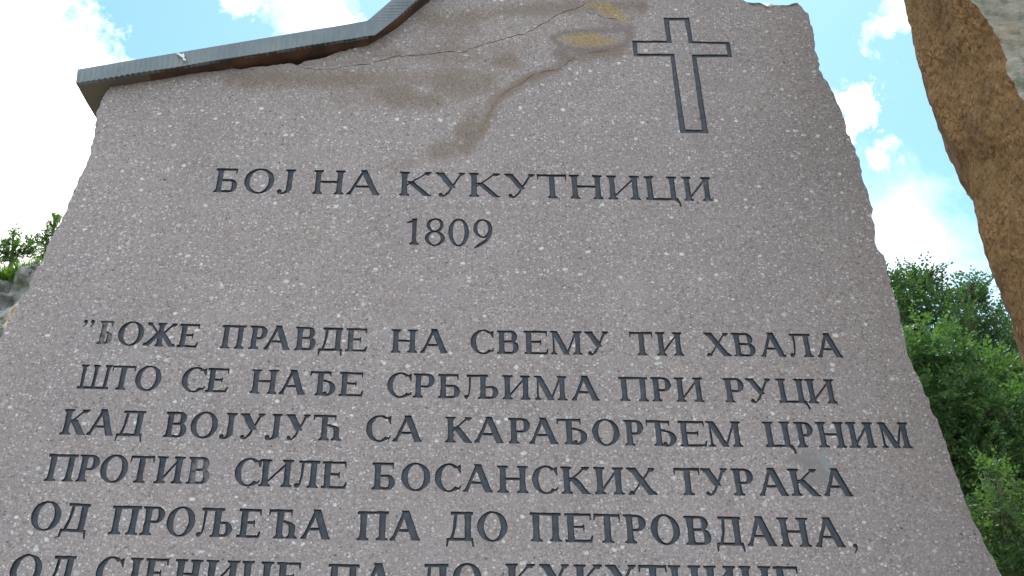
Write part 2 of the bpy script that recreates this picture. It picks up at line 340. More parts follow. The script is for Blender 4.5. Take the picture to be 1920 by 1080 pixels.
# every line: baseline points, cap height, where along the letter the extents were read, words of (letter, frame, left, right)
LINES = [
 (((400, 360.3), (1330, 377.2)), 45, 0, [
   [('Б', Z1, 88, 255), ('О', Z1, 299, 517), ('Ј', Z1, 540, 662)],
   [('Н', Z1, 795, 1022), ('А', Z1, 1041, 1284)],
   [('К', Z1, 1418, 1650), ('У', Z1, 1675, 1895), ('К', Z2, 75, 300), ('У', Z2, 330, 555), ('Т', Z2, 567, 778), ('Н', Z2, 800, 1037), ('И', Z2, 1070, 1305), ('Ц', Z2, 1340, 1575), ('И*', Z2, 1612, 1820)]]),
 (((775, 459), (900, 461.5)), 49.5, 0, [[('1', Z1, 1462, 1572), ('8', Z1, 1600, 1745), ('0', Z1, 1768, 1918), ('9', Z1, 1948, 2092)]]),
 (((187, 645), (350, 651.4), (755, 661.5), (1570, 670.3)), 44, 0, [
   [('”', Z3, 190, 290), ('Б**', Z3, 325, 432), ('О', Z3, 468, 652), ('Ж', Z3, 655, 890), ('Е', Z3, 902, 1048)],
   [('П', Z3, 1208, 1380), ('Р', Z3, 1412, 1538), ('А', Z3, 1522, 1718), ('В', Z3, 1740, 1892), ('Д', Z4, 72, 240), ('Е*', Z4, 262, 416)],
   [('Н', Z4, 588, 778), ('А', Z4, 800, 1003)],
   [('С', Z4, 1160, 1332), ('В', Z4, 1350, 1508), ('Е', Z4, 1545, 1718), ('М', Z4, 1735, 1966), ('У', Z5, -14, 166)],
   [('Т', Z5, 312, 478), ('И', Z5, 500, 692)],
   [('Х', Z5, 850, 1035), ('В', Z5, 1050, 1210), ('А', Z5, 1245, 1430), ('Л', Z5, 1450, 1620), ('А', Z5, 1648, 1836)]]),
 (((150, 728.6), (420, 736), (650, 743), (1030, 750.4), (1560, 756.5)), 45.5, 0, [
   [('Ш', Z3, 188, 412), ('Т', Z3, 415, 582), ('О', Z3, 590, 778)],
   [('С', Z3, 925, 1102), ('Е', Z3, 1105, 1262)],
   [('Н', Z3, 1422, 1616), ('А', Z3, 1630, 1826), ('Ђ', Z4, 3, 192), ('Е', Z4, 216, 388)],
   [('С', Z4, 560, 742), ('Р', Z4, 748, 902), ('Б', Z4, 928, 1086), ('Љ', Z4, 1112, 1360), ('И', Z4, 1390, 1592), ('М', Z4, 1620, 1856), ('А', Z4, 1885, 2092)],
   [('П', Z5, 234, 440), ('Р', Z5, 465, 610), ('И', Z5, 638, 840)],
   [('Р', Z5, 988, 1136), ('У', Z5, 1150, 1342), ('Ц', Z5, 1372, 1572), ('И', Z5, 1582, 1790)]]),
 (((120, 814.6), (320, 819.8), (620, 826), (1000, 832), (1300, 837.4), (1690, 840.2)), 48, 0, [
   [('К', Z6, 218, 405), ('А', Z6, 408, 608), ('Д', Z6, 622, 806)],
   [('В', Z6, 956, 1118), ('О', Z6, 1142, 1340), ('Ј', Z6, 1352, 1468), ('У', Z6, 1490, 1678), ('Ј', Z6, 1680, 1798), ('У', Z6, 1822, 2006), ('Ћ', Z7, 103, 308)],
   [('С', Z7, 485, 670), ('А', Z7, 680, 897)],
   [('К', Z7, 1055, 1252), ('А', Z7, 1265, 1482), ('Р', Z7, 1510, 1666), ('А', Z7, 1658, 1872), ('Ђ', Z8, 18, 233), ('О', Z8, 270, 468), ('Р', Z8, 500, 642), ('Ђ', Z8, 663, 874), ('Е', Z8, 895, 1088), ('М', Z8, 1098, 1348)],
   [('Ц', Z9, 508, 705), ('Р', Z9, 735, 866), ('Н', Z9, 890, 1092), ('И', Z9, 1110, 1304), ('М', Z9, 1338, 1560)]]),
 (((90, 901.8), (370, 907.6), (620, 915.9), (960, 924.3), (1210, 928), (1590, 930.6)), 51, 0, [
   [('П', Z6, 105, 316), ('Р', Z6, 330, 478), ('О', Z6, 492, 692), ('Т', Z6, 700, 872), ('И', Z6, 890, 1094), ('В*', Z6, 1120, 1284)],
   [('С', Z6, 1460, 1652), ('И', Z7, -280, -42), ('Л', Z7, -28, 146), ('Е', Z7, 166, 346)],
   [('Б', Z7, 528, 696), ('О', Z7, 738, 948), ('С', Z7, 980, 1174), ('А', Z7, 1184, 1404), ('Н', Z7, 1430, 1652), ('С', Z7, 1680, 1870), ('К', Z8, 45, 258), ('И', Z8, 283, 498), ('Х', Z8, 520, 736)],
   [('Т', Z8, 864, 1050), ('У', Z8, 1058, 1260), ('Р', Z8, 1278, 1432), ('А', Z8, 1462, 1680), ('К', Z8, 1690, 1904), ('А', Z9, 925, 1140)]]),
 (((60, 993), (210, 1002), (460, 1008.3), (680, 1013), (1000, 1015), (1140, 1018), (1300, 1021.9), (1580, 1026.6)), 54.5, 0, [
   [('О', A0, 250, 488), ('Д', A0, 500, 708)],
   [('П', A0, 885, 1117), ('Р', A0, 1133, 1314), ('О', A0, 1333, 1562), ('Љ', A0, 1578, 1864), ('Е', A1, 198, 384), ('Ћ', A1, 438, 674), ('А', A1, 706, 952)],
   [('П', A1, 1152, 1400), ('А', A1, 1415, 1667)],
   [('Д', A2, 160, 374), ('О', A2, 403, 648)],
   [('П', A2, 828, 1078), ('Е', A2, 1105, 1325), ('Т', A2, 1340, 1552), ('Р', A2, 1578, 1756), ('О', A3, 85, 320), ('В', A3, 358, 564), ('Д', A3, 602, 818), ('А', A3, 845, 1090), ('Н', A3, 1108, 1356), ('А', A3, 1388, 1636), (',', A3, 1665, 1735)]]),
 (((60, 1098), (420, 1108), (650, 1115), (970, 1114.5), (1490, 1119.5)), 57.5, 1, [
   [('О', A0, 110, 365), ('Д', A0, 408, 620)],
   [('С', A0, 790, 1010), ('Ј', A0, 1030, 1152), ('Е', A0, 1172, 1362), ('Н', A0, 1408, 1630), ('И', A0, 1655, 1925), ('Ц', A1, 232, 488), ('Е', A1, 512, 712)],
   [('П', A1, 922, 1172), ('А', A1, 1200, 1450)],
   [('Д', A1, 1655, 1885), ('О', A2, 205, 442)],
   [('К', A2, 630, 872), ('У', A2, 895, 1148), ('К', A2, 1172, 1408), ('У', A2, 1424, 1680), ('Т', A2, 1690, 1915), ('Н', A3, 220, 478), ('И', A3, 503, 760), ('Ц', A3, 783, 1038), ('Е', A3, 1058, 1262)]]),
]
def slant(x, y): return (x-885)/(y+2350)
def subdiv(poly, maxl, jit, seed=[0]):
    out = []
    def wob(x, y):
        v = noise.noise_vector(Vector((x*6, y*6, seed[0]*3.7))); return (x+v.x*jit*2.2, y+v.y*jit*2.2)
    n = len(poly)
    for i in range(n):
        p, q = poly[i], poly[(i+1) % n]; L = math.hypot(q[0]-p[0], q[1]-p[1]); k = max(1, int(L/maxl))
        for j in range(k): out.append(wob(p[0]+(q[0]-p[0])*j/k, p[1]+(q[1]-p[1])*j/k))
    return out
def union(polys, eps=1e-4):
    """2-D union of overlapping polygons -> vertices, triangles, boundary edges"""
    V, Fc = [], []
    for p in polys:
        ar = sum(p[i][0]*p[(i+1) % len(p)][1]-p[(i+1) % len(p)][0]*p[i][1] for i in range(len(p)))
        if ar < 0: p = p[::-1]
        Fc.append(list(range(len(V), len(V)+len(p)))); V += [Vector(q) for q in p]
    r = geometry.delaunay_2d_cdt(V, [], Fc, 1, eps)
    T = [list(f) for f, src in zip(r[2], r[5]) if len(src)]
    cnt = {}
    for f in T:
        for i in range(len(f)):
            e = (f[i], f[(i+1) % len(f)]); cnt[tuple(sorted(e))] = cnt.get(tuple(sorted(e)), 0)+1
    B = [(f[i], f[(i+1) % len(f)]) for f in T for i in range(len(f)) if cnt[tuple(sorted((f[i], f[(i+1) % len(f)])))] == 1]
    return [(v.x, v.y) for v in r[0]], T, B
CUTS = []        # every engraved letter: (plane vertices, triangles, boundary, depth, material index)
WORDS = []       # (line index, list of cut indices)
for li, (bl, cap, mode, words) in enumerate(LINES):
    bx = [p[0] for p in bl]; by = [p[1] for p in bl]
    kk0 = (by[1]-by[0])/(bx[1]-bx[0]); kk1 = (by[-1]-by[-2])/(bx[-1]-bx[-2])
    def base(x):
        if x < bx[0]: return by[0]+(x-bx[0])*kk0
        if x > bx[-1]: return by[-1]+(x-bx[-1])*kk1
        return float(np.interp(x, bx, by))
    for wd in words:
        ids = []
        for ch, (zx, zs), l, r_ in wd:
            xl, xr = zx+l/zs, zx+r_/zs; xc = (xl+xr)/2
            yb = base(xc); s = slant(xc, yb-cap/2); sl_ = (base(xc+10)-base(xc-10))/20
            if mode == 1: xl -= -s*cap*.5*1; xr -= -s*cap*.5
            w = (xr-xl)/cap
            subdiv.__defaults__[0][0] += 1
            V, T, B = union([subdiv(p, .14, .008) for p in glyph(ch[0], w)])
            pts = []
            for gx, gy in V:
                xi = xl+gx*cap+s*(.5-gy)*cap; pts.append(loc2(xi, yb+sl_*(xi-xc)-gy*cap))
            CUTS.append((pts, T, B, .0050+.0012*random.random(), ch.count('*'))); ids.append(len(CUTS)-1)
        WORDS.append((li, ids))
# cross (outline groove) and cracks
cz = lambda pts: [(1160+x/4.154, 10+y/4.154) for x, y in pts]
co_ = cz([(350, 97), (548, 97), (578, 280), (862, 285), (882, 405), (605, 405), (698, 995), (478, 995), (402, 397), (118, 397), (104, 275), (372, 275)])
ci_ = cz([(392, 118), (513, 118), (545, 296), (832, 303), (846, 382), (566, 384), (648, 968), (520, 968), (432, 376), (148, 376), (142, 293), (412, 293)])
cq = []
for i in range(12):
    j = (i+1) % 12; cq.append([co_[i], co_[j], ci_[j], ci_[i]])
V, T, B = union([subdiv([(x/50, y/50) for x, y in p], .2, .007) for p in cq])
CUTS.append(([loc2(x*50, y*50) for x, y in V], T, B, .004, 0)); CROSS = len(CUTS)-1
def crack_polys(pts, w0):
    pts = [(p[0], p[1]) for p in pts]; fine = []
    for i in range(len(pts)-1):
        k = max(1, int(math.dist(pts[i], pts[i+1])/7))
        for j in range(k): fine.append((pts[i][0]+(pts[i+1][0]-pts[i][0])*j/k+random.gauss(0, .7), pts[i][1]+(pts[i+1][1]-pts[i][1])*j/k+random.gauss(0, .9)))
    fine.append(pts[-1]); q = []
    ws = [w0*(.45+.9*random.random()) for _ in fine]; ws[0] = ws[-1] = .15
    for i in range(len(fine)-1):
        (x0, y0), (x1, y1) = fine[i], fine[i+1]; L = math.hypot(x1-x0, y1-y0)+1e-6; nx, ny = -(y1-y0)/L, (x1-x0)/L
        q.append([((x0+nx*ws[i])/50, (y0+ny*ws[i])/50), ((x1+nx*ws[i+1])/50, (y1+ny*ws[i+1])/50), ((x1-nx*ws[i+1])/50, (y1-ny*ws[i+1])/50), ((x0-nx*ws[i])/50, (y0-ny*ws[i])/50)])
    return q
CRK = []
for pts, w0 in (([(560, 126), (600, 131), (640, 127), (690, 120), (740, 106), (770, 103), (802, 103), (840, 97), (868, 98), (895, 87), (925, 79), (952, 70), (978, 65), (1010, 50), (1022, 42)], .45),
                ([(1022, 42), (1050, 25), (1085, 15), (1100, 5)], .5), ([(1100, 22), (1130, 32), (1160, 38)], .45),
                ([(1143, 96), (1110, 97), (1080, 106), (1050, 128), (1040, 131), (1000, 138), (980, 155), (955, 168), (935, 183)], .28), ([(930, 190), (920, 206), (913, 222)], .35)):
    V, T, B = union(crack_polys(pts, w0)); CUTS.append(([loc2(x*50, y*50) for x, y in V], T, B, .005, 0)); CRK.append(len(CUTS)-1)

# ------------------------------------------------------------------ slab
left = [(207, 161), (190, 195), (180, 222), (176, 250), (168, 288), (155, 322), (140, 357), (120, 402), (100, 442), (76, 490), (50, 545), (22, 590), (0, 640), (-52, 760), (-85, 900), (-110, 1080)]
right = [(1495, 5), (1515, 25), (1527, 65), (1531, 105), (1542, 140), (1560, 170), (1580, 210), (1586, 245), (1605, 280), (1615, 320), (1626, 360), (1632, 385), (1640, 415), (1638, 455), (1656, 480), (1667, 525), (1675, 545), (1687, 595), (1692, 630), (1710, 685), (1730, 725), (1750, 770), (1770, 820), (1785, 870), (1805, 920), (1820, 970), (1840, 1010), (1860, 1045), (1877, 1080), (1925, 1200)]
topl = [(1380, -6), (1300, -60), (1150, -130), (1000, -140), (903, -122), (800, -30), (775, -6), (735, 33), (700, 66), (662, 90), (640, 97), (600, 110), (587, 112), (570, 117), (556, 122), (546, 119), (479, 126), (422, 131), (302, 143), (250, 152)]
chip = [(1400, 4), (1412, 7), (1425, 5), (1440, 12), (1455, 9), (1475, 10), (1487, 6)]
poly = [loc2(*p) for p in left]
vb = -(1.75/math.cos(LEAN))
lu, ru = poly[-1][0]-.05, loc2(1925, 1200)[0]+.12
poly += [(lu, -.8), (lu-.03, vb), (ru+.05, vb), (ru, -.8)]
poly += [loc2(*p) for p in right[::-1]] + [loc2(*p) for p in chip[::-1]] + [loc2(*p) for p in topl]
ol = []
for i in range(len(poly)):
    p, q = poly[i], poly[(i+1) % len(poly)]; L = math.dist(p, q); k = max(1, int(L/.011))
    nx, ny = (q[1]-p[1])/L, -(q[0]-p[0])/L
    for j in range(k):
        x, y = p[0]+(q[0]-p[0])*j/k, p[1]+(q[1]-p[1])*j/k
        d = .0045*fbm((x, y, 3.3), 14, 2)+.0062*fbm((x, y, 9.1), 42, 3)
        ol.append((x+nx*d, y+ny*d))
n_ol = len(ol)
ar = sum(ol[i][0]*ol[(i+1) % n_ol][1]-ol[(i+1) % n_ol][0]*ol[i][1] for i in range(n_ol))
if ar < 0: ol = ol[::-1]
olp = np.array(ol)
def inside(P, pg):
    x, y = P[:, 0], P[:, 1]; c = np.zeros(len(P), bool); a = np.asarray(pg); b = np.roll(a, -1, 0)
    for (x0, y0), (x1, y1) in zip(a, b):
        if y0 == y1: continue
        c ^= ((y0 > y) != (y1 > y)) & (x < (x1-x0)*(y-y0)/(y1-y0)+x0)
    return c
gx, gy = np.meshgrid(np.arange(olp[:, 0].min(), olp[:, 0].max(), .014), np.arange(.45, olp[:, 1].max(), .014))
G = np.stack((gx.ravel(), gy.ravel()), 1)+rng.uniform(-.004, .004, (gx.size, 2))
G = G[inside(G, olp[::2])]
VV = [Vector(p) for p in ol]; EE = []
for pts, T, B, dep, mi in CUTS:
    o = len(VV); VV += [Vector(p) for p in pts]; EE += [(a+o, b+o) for a, b in B]
VV += [Vector(p) for p in G.tolist()]
r = geometry.delaunay_2d_cdt(VV, EE, [list(range(n_ol))], 1, 1e-6)
fv = np.array([(v.x, v.y) for v in r[0]])
tri = np.array([list(f) for f in r[2]]); cenT = fv[tri].mean(1)
ok = inside(cenT, olp)
for pts, T, B, dep, mi in CUTS:     # openings: even-odd test against each letter's own boundary
    P = np.array(pts); lo, hi = P.min(0), P.max(0)
    idx = np.where(((cenT > lo) & (cenT < hi)).all(1) & ok)[0]
    if not len(idx): continue
    x, y = cenT[idx, 0], cenT[idx, 1]; c = np.zeros(len(idx), bool)
    for i, j in B:
        (x0, y0), (x1, y1) = P[i], P[j]
        if y0 != y1: c ^= ((y0 > y) != (y1 > y)) & (x < (x1-x0)*(y-y0)/(y1-y0)+x0)
    ok[idx[c]] = False
front = tri[ok].tolist()
# point attributes in photograph-like plane positions: where each stain lies on the stone
pxs = topx(fv)
def blob(cx, cy, rx, ry, rot=0, soft=.9):
    a = R(rot); dx, dy = pxs[:, 0]-cx, pxs[:, 1]-cy; u = (dx*math.cos(a)+dy*math.sin(a))/rx; v = (-dx*math.sin(a)+dy*math.cos(a))/ry
    return np.clip((1.25-np.hypot(u, v))/soft, 0, 1)
def band(pts, w, soft=1.0):
    d = np.full(len(pxs), 1e9)
    for (x0, y0), (x1, y1) in zip(pts, pts[1:]):
        e = np.array((x1-x0, y1-y0)); t_ = np.clip(((pxs-(x0, y0))@e)/(e@e), 0, 1); d = np.minimum(d, np.hypot(*(pxs-(x0, y0)-t_[:, None]*e).T))
    return np.clip(1.2-d/w, 0, 1)
def mx(*a): return np.maximum.reduce(a)
a_stain = mx(blob(850, 95, 290, 80, -12, 1.1)*.58, blob(700, 185, 190, 50, 0, 1.1)*.45, band([(790, 30), (850, 40), (900, 30), (960, 20), (1040, 15), (1110, 10), (1200, 10)], 22)*.8, blob(870, 60, 90, 22, 0)*.55, band([(430, 150), (560, 150), (640, 150), (720, 150), (780, 145), (860, 140)], 26)*.9,
    blob(740, 175, 70, 40, 10), blob(850, 160, 70, 40), blob(800, 190, 60, 22)*.9, band([(1170, 95), (1060, 110), (1040, 131), (985, 150), (930, 186), (905, 245), (870, 280)], 16), blob(950, 115, 40, 18)*.9, blob(905, 150, 35, 30)*.8,
    blob(880, 240, 32, 55, 28), blob(830, 280, 50, 22, -20)*.8, blob(760, 305, 60, 16, -10)*.6, blob(600, 205, 60, 14, -10)*.35, blob(700, 345, 60, 14, -25)*.35,
    blob(580, 440, 60, 26)*.42, blob(430, 430, 40, 20)*.3, blob(730, 560, 40, 60)*.25, blob(390, 250, 30, 8)*.4, blob(200, 500, 60, 50)*.1, blob(440, 1020, 60, 22)*.4, blob(150, 830, 40, 16)*.4)
a_rust = mx(band([(560, 122), (640, 122), (700, 105), (760, 103), (800, 103)], 9)*.6, band([(1040, 131), (985, 148), (935, 186), (900, 250)], 5)*.8, blob(398, 246, 16, 6, -10)*.55, blob(735, 98, 30, 8, -8)*.5, blob(1577, 876, 20, 12, -10)*.75, blob(570, 432, 22, 12)*.4, blob(1540, 905, 26, 6)*.35, blob(115, 1022, 10, 8)*.5)
a_mauve = mx(blob(1105, 76, 62, 22)*.8, blob(1140, 24, 52, 22, 22)*.6, band([(1035, 70), (1060, 62), (1130, 58), (1165, 55), (1180, 65), (1170, 85), (1120, 95), (1060, 92), (1040, 75)], 10), blob(1180, 62, 14, 22), blob(1150, 45, 40, 10, 10)*.8, blob(1205, 15, 14, 16)*.8, blob(1050, 100, 20, 18)*.9, blob(860, 260, 8, 30, 30)*.5)
a_yellow = mx(blob(1102, 76, 60, 18, 2), blob(1145, 22, 40, 16, 24), blob(1108, 10, 24, 9, 8)*.8)
a_repair = mx(blob(1512, 862, 42, 22, 15), blob(1535, 895, 30, 26))
a_smear = band([(1536, 848), (1546, 865), (1556, 878)], 9)
a_rough = np.zeros(len(pxs))
ch2 = band(chip+[(1495, 5)], 7.0); a_rough = np.clip(ch2*.9, 0, 1)
MEM = empty('memorial_stone', (0, D+.15, 0))
tag(MEM, 'tall grey-pink stone slab with an engraved cross and dark lettering under a metal cap', 'memorial stone')
# slab solid: front face with engraved openings, rough split sides, flat back
SV = [world3(u, v, .0012*fbm((u, v, 1), 3, 3)*0) for u, v in fv]
SF_ = [list(f) for f in front]
edge = {}
for f in front:
    for i in range(len(f)): edge[(f[i], f[(i+1) % len(f)])] = 1
# outer boundary loop in order
key = {}
for i, o_ in enumerate(r[3]):
    for q in o_:
        if q < n_ol: key[q] = i
loop = [key[q] for q in range(n_ol)]
cen = np.array((0, .6)); prev = loop
rings = [(.004, -.001), (.02, .004), (.06, .012), (.12, .018), (.2, .02), (.28, .018), (.34, .02), (.36, .03)]
chip_c = np.array(loc2(1445, 8))
nrm = []
for i in range(n_ol):
    p, q = fv[loop[i-3]], fv[loop[(i+3) % n_ol]]; dx, dy = q-p; L = math.hypot(dx, dy)+1e-9; nrm.append((dy/L, -dx/L))
attr_ext = []
for dpt, ins in rings:
    cur = []
    for i in range(n_ol):
        u, v = fv[loop[i]]; nx, ny = nrm[i]
        k = max(0, 1-abs(pxs[loop[i]][0]-1448)/62) if pxs[loop[i]][1] < 30 and pxs[loop[i]][0] > 1380 else 0
        k = k**.5 if k else 0
        d = -ins*(1+.9*fbm((u, v, dpt*3), 7, 3))-.012*abs(fbm((u, v, dpt*5), 20, 3))*min(1, dpt/.05)
        if k: d = k*(min(dpt, .12)*1.1)+.02*fbm((u*3, v*3, dpt*9), 9, 3)*min(1, dpt/.02)*k+(1-k)*d
        cur.append(len(SV)); SV.append(world3(u+nx*d, v+ny*d, -dpt)); attr_ext.append(min(1, k*2.2))
    for i in range(n_ol):
        j = (i+1) % n_ol; SF_.append([prev[j], prev[i], cur[i], cur[j]])
    prev = cur
SF_.append(prev[::-1])
z = np.zeros(len(attr_ext)); e = lambda a: np.concatenate((a, z))
slab = mesh_obj('stone_slab', [tuple(v) for v in SV], SF_, [M_STONE], MEM, attrs=dict(stain=e(a_stain), rust=e(a_rust), mauve=e(a_mauve), yellow=e(a_yellow), repair=e(a_repair), smear=e(a_smear), rough=np.concatenate((a_rough, np.array(attr_ext)))))
def groove(name, ids, mats, parent):
    V, Fc, MI = [], [], []
    for ci in ids:
        pts, T, B, dep, mi = CUTS[ci]; o = len(V); n = len(pts)
        ins = np.zeros((n, 2)); P = np.array(pts)
        fa = T[0]; sgn = 1 if sum(P[fa[i]][0]*P[fa[(i+1) % len(fa)]][1]-P[fa[(i+1) % len(fa)]][0]*P[fa[i]][1] for i in range(len(fa))) > 0 else -1
        for a_, b_ in B:
            e_ = P[b_]-P[a_]; q = np.array((-e_[1], e_[0]))*sgn/(np.hypot(*e_)+1e-9); ins[a_] += q; ins[b_] += q
        ins = P+ins/np.maximum(1, np.linalg.norm(ins, axis=1, keepdims=True))*.0013
        V += [tuple(world3(u, v, -dep)) for u, v in ins]+[tuple(world3(u, v, .0002)) for u, v in pts]
        for f in T: Fc.append([i+o for i in f]); MI.append(mi)
        for a_, b_ in B: Fc.append([a_+o, o+n+a_, o+n+b_, b_+o]); MI.append(mi)
    return mesh_obj(name, V, Fc, mats, parent, mi=MI)
PM = [M_PAINT, M_WORN, M_GONE]
DESC = ['heading line of larger spaced capitals', 'date line of four figures', 'first line of the verse, opening quote mark and one faded letter', 'second line of the verse', 'third line of the verse, widest at right', 'fourth line of the verse, beside the grey repair', 'fifth line of the verse ending in a comma', 'lowest line of the verse, cut by the picture edge']
for li in range(len(LINES)):
    e0 = empty('inscription_line', MEM.location, MEM); e0['label'] = DESC[li]
    for l2, ids in WORDS:
        if l2 == li: groove('engraved_word', ids, PM, e0)
groove('engraved_cross', [CROSS], [M_PAINT], MEM)
for c in CRK: groove('surface_crack', [c], [M_CRACK], MEM)

# ------------------------------------------------------------------ sheet metal cap on the slab
m, t = mat('grey_sheet_metal'); M_METAL = m
a = t.noise(t.co, 6, 5, .6); b_ = t.noise(t.scale(t.co, (40, 40, 6)), 3, 3, .6)
t.l.new(t.mix(t.ramp(b_, .35, .7, 0, .5), t.mix(t.ramp(a, .3, .7), (.098, .128, .148), (.140, .170, .190)), (.17, .19, .19)), t.b.inputs['Base Color'])
t.b.inputs['Metallic'].default_value = .25; t.b.inputs['Roughness'].default_value = .5
m, t = mat('rusty_underside'); M_SOFFIT = m
a = t.noise(t.co, 9, 5, .65); sx = t.new('ShaderNodeSeparateXYZ'); t.l.new(t.co, sx.inputs[0])
t.l.new(t.mix(t.ramp(a, .35, .65), (.040, .022, .015), (.115, .055, .032)), t.b.inputs['Base Color'])
m, t = mat('dull_underside'); M_DULL = m
t.b.inputs['Base Color'].default_value = (.10, .085, .06, 1); t.b.inputs['Roughness'].default_value = .6
Tp = [(145, 130), (689, 39), (734, 0), (860, -112), (1000, -215), (1200, -235)]
Lp = [(142, 156), (701, 66), (738, 39), (782, 0), (903, -104), (1005, -170), (1200, -185)]
def resample(pts, n, off):
    P = [unproj(x, y, off) for x, y in pts]; L = [0]
    for i in range(1, len(P)): L.append(L[-1]+(P[i]-P[i-1]).length)
    return P, L
OFF = .045; DEPTH = .46
def polyline(P, L, s):
    for i in range(1, len(P)):
        if s <= L[i] or i == len(P)-1: f = (s-L[i-1])/(L[i]-L[i-1]); return P[i-1].lerp(P[i], f)
# fascia: column pairs T(s)-L(s) section by section, with fine pressed ribs
secs = [((145, 130), (689, 39), (142, 156), (690, 67)), ((689, 39), (734, 0), (739, 38), (783, 0)), ((734, 0), (1000, -215), (783, 0), (1005, -170)), ((1000, -215), (1200, -235), (1005, -170), (1200, -185))]
ROOF = None
fv_, ff_ = [], []; tops, lips = [], []
def add_strip(cols):
    o = len(fv_); k = len(cols[0])
    for c in cols: fv_.extend([tuple(p) for p in c])
    for i in range(len(cols)-1):
        for j in range(k-1): ff_.append([o+i*k+j, o+i*k+j+1, o+(i+1)*k+j+1, o+(i+1)*k+j])
for si, (t0, t1, l0, l1) in enumerate(secs):
    T0, T1, L0, L1 = unproj(*t0, OFF+.004), unproj(*t1, OFF+.004), unproj(*l0, OFF), unproj(*l1, OFF)
    n = max(8, int((T1-T0).length/.0025)); cols = []
    for i in range(n+1):
        s = i/n; A, B_ = T0.lerp(T1, s), L0.lerp(L1, s); dist = s*(T1-T0).length
        amp = (.0011 if si == 0 else .0013)*(.15+1.1*max(0, fbm((dist*3, si, 0), 1, 2)+.35)); rib = amp*math.sin(dist*2*math.pi/.0165+.8*fbm((dist*5, 2, 2), 1, 2))
        dent = .004*fbm((dist*4, 7, si), 1, 3)
        col = []
        for j, q in enumerate((0, .12, .35, .6, .85, 1.0, 1.03)):
            p = A.lerp(B_, min(q, 1)) + N*((rib*1.2+dent)*(min(1, q*2.5)) - (.012 if q > 1 else 0)); p += UP*(rib*.7+.001*random.random())*(q >= 1)
            col.append(p)
        cols.append(col); tops.append(A); lips.append(B_)
    add_strip(cols)
    if si == 0:  # folded corner piece to the rising section
        P1 = unproj(690, 67, OFF); P2 = unproj(703, 66, OFF-.002); P3 = unproj(739, 38, OFF); TT = unproj(689, 39, OFF+.004)
        o = len(fv_); fv_.extend([tuple(TT), tuple(P1), tuple(P2), tuple(P3)]); ff_.extend([[o, o+1, o+2], [o, o+2, o+3]])
BACK = Vector((0, DEPTH, 0))
# top sheet (mesh of the part), running back from the fascia's upper edge
tv, tf = [], []
idx = list(range(0, len(tops), 6))
for i in idx:
    p = tops[i]; tv += [tuple(p), tuple(p+BACK*.5+Vector((0, 0, .02))), tuple(p+BACK)]
for k in range(len(idx)-1):
    a_, b2 = k*3, (k+1)*3; tf += [[a_, a_+1, b2+1, b2], [a_+1, a_+2, b2+2, b2+1]]
ROOF = mesh_obj('metal_cap', tv, tf, [M_METAL], MEM); ROOF['label'] = 'grey folded sheet metal cap along the upper left edge'
mesh_obj('fascia', fv_, ff_, [M_METAL], ROOF)
# underside, straight back from the lip; rust-red along most of it, dull at the open left end
sv, sf2, smi = [], [], []
idx = list(range(0, len(lips), 4)); xL = lips[0].x
for i in idx:
    p = lips[i]
    for q in (0, .04, .09, .2, .45, 1): sv.append(tuple(p+BACK*q-N*.004+Vector((0, 0, .004*fbm((p.x*6, q*9, 0), 2, 2)))))
for k in range(len(idx)-1):
    a_, b2 = k*6, (k+1)*6
    for j in range(5):
        sf2.append([a_+j, b2+j, b2+j+1, a_+j+1]); smi.append(1 if lips[idx[k]].x-xL < .20 else 0)
mesh_obj('soffit', sv, sf2, [M_SOFFIT, M_DULL], ROOF, mi=smi)
# closed left end and back of the folded cap
pT, pL = tops[0], lips[0]
mesh_obj('end_fold', [tuple(pT), tuple(pL), tuple(pL+BACK), tuple(pT+BACK)], [[0, 1, 2, 3]], [M_METAL], ROOF)
bv, bf = [], []
for k, (p, q) in enumerate(list(zip(tops, lips))[::6]):
    bv += [tuple(p+BACK), tuple(q+BACK)]
    if k: bf.append([2*k-2, 2*k-1, 2*k+1, 2*k])
mesh_obj('back_flashing', bv, bf, [M_METAL], ROOF)
m, t = mat('bird_dropping'); t.b.inputs['Base Color'].default_value = (.62, .64, .62, 1)
sp = []; z6 = lambda x, y: (100+x/2.667, y/2.667)
for pl in ([(612, 266), (628, 264), (640, 272), (652, 266), (656, 280), (650, 290), (662, 294), (660, 302), (650, 300), (646, 286), (634, 280), (624, 271)],):
    sp = [tuple(unproj(*z6(x, y), OFF+.010)) for x, y in pl]
nn_ = len(sp); sp2 = [tuple(Vector(p)-N*.004) for p in sp]
mesh_obj('dropping_stain', sp+sp2, [list(range(nn_))[::-1], list(range(nn_, 2*nn_))]+[[i, (i+1) % nn_, nn_+(i+1) % nn_, nn_+i] for i in range(nn_)], [m], ROOF)

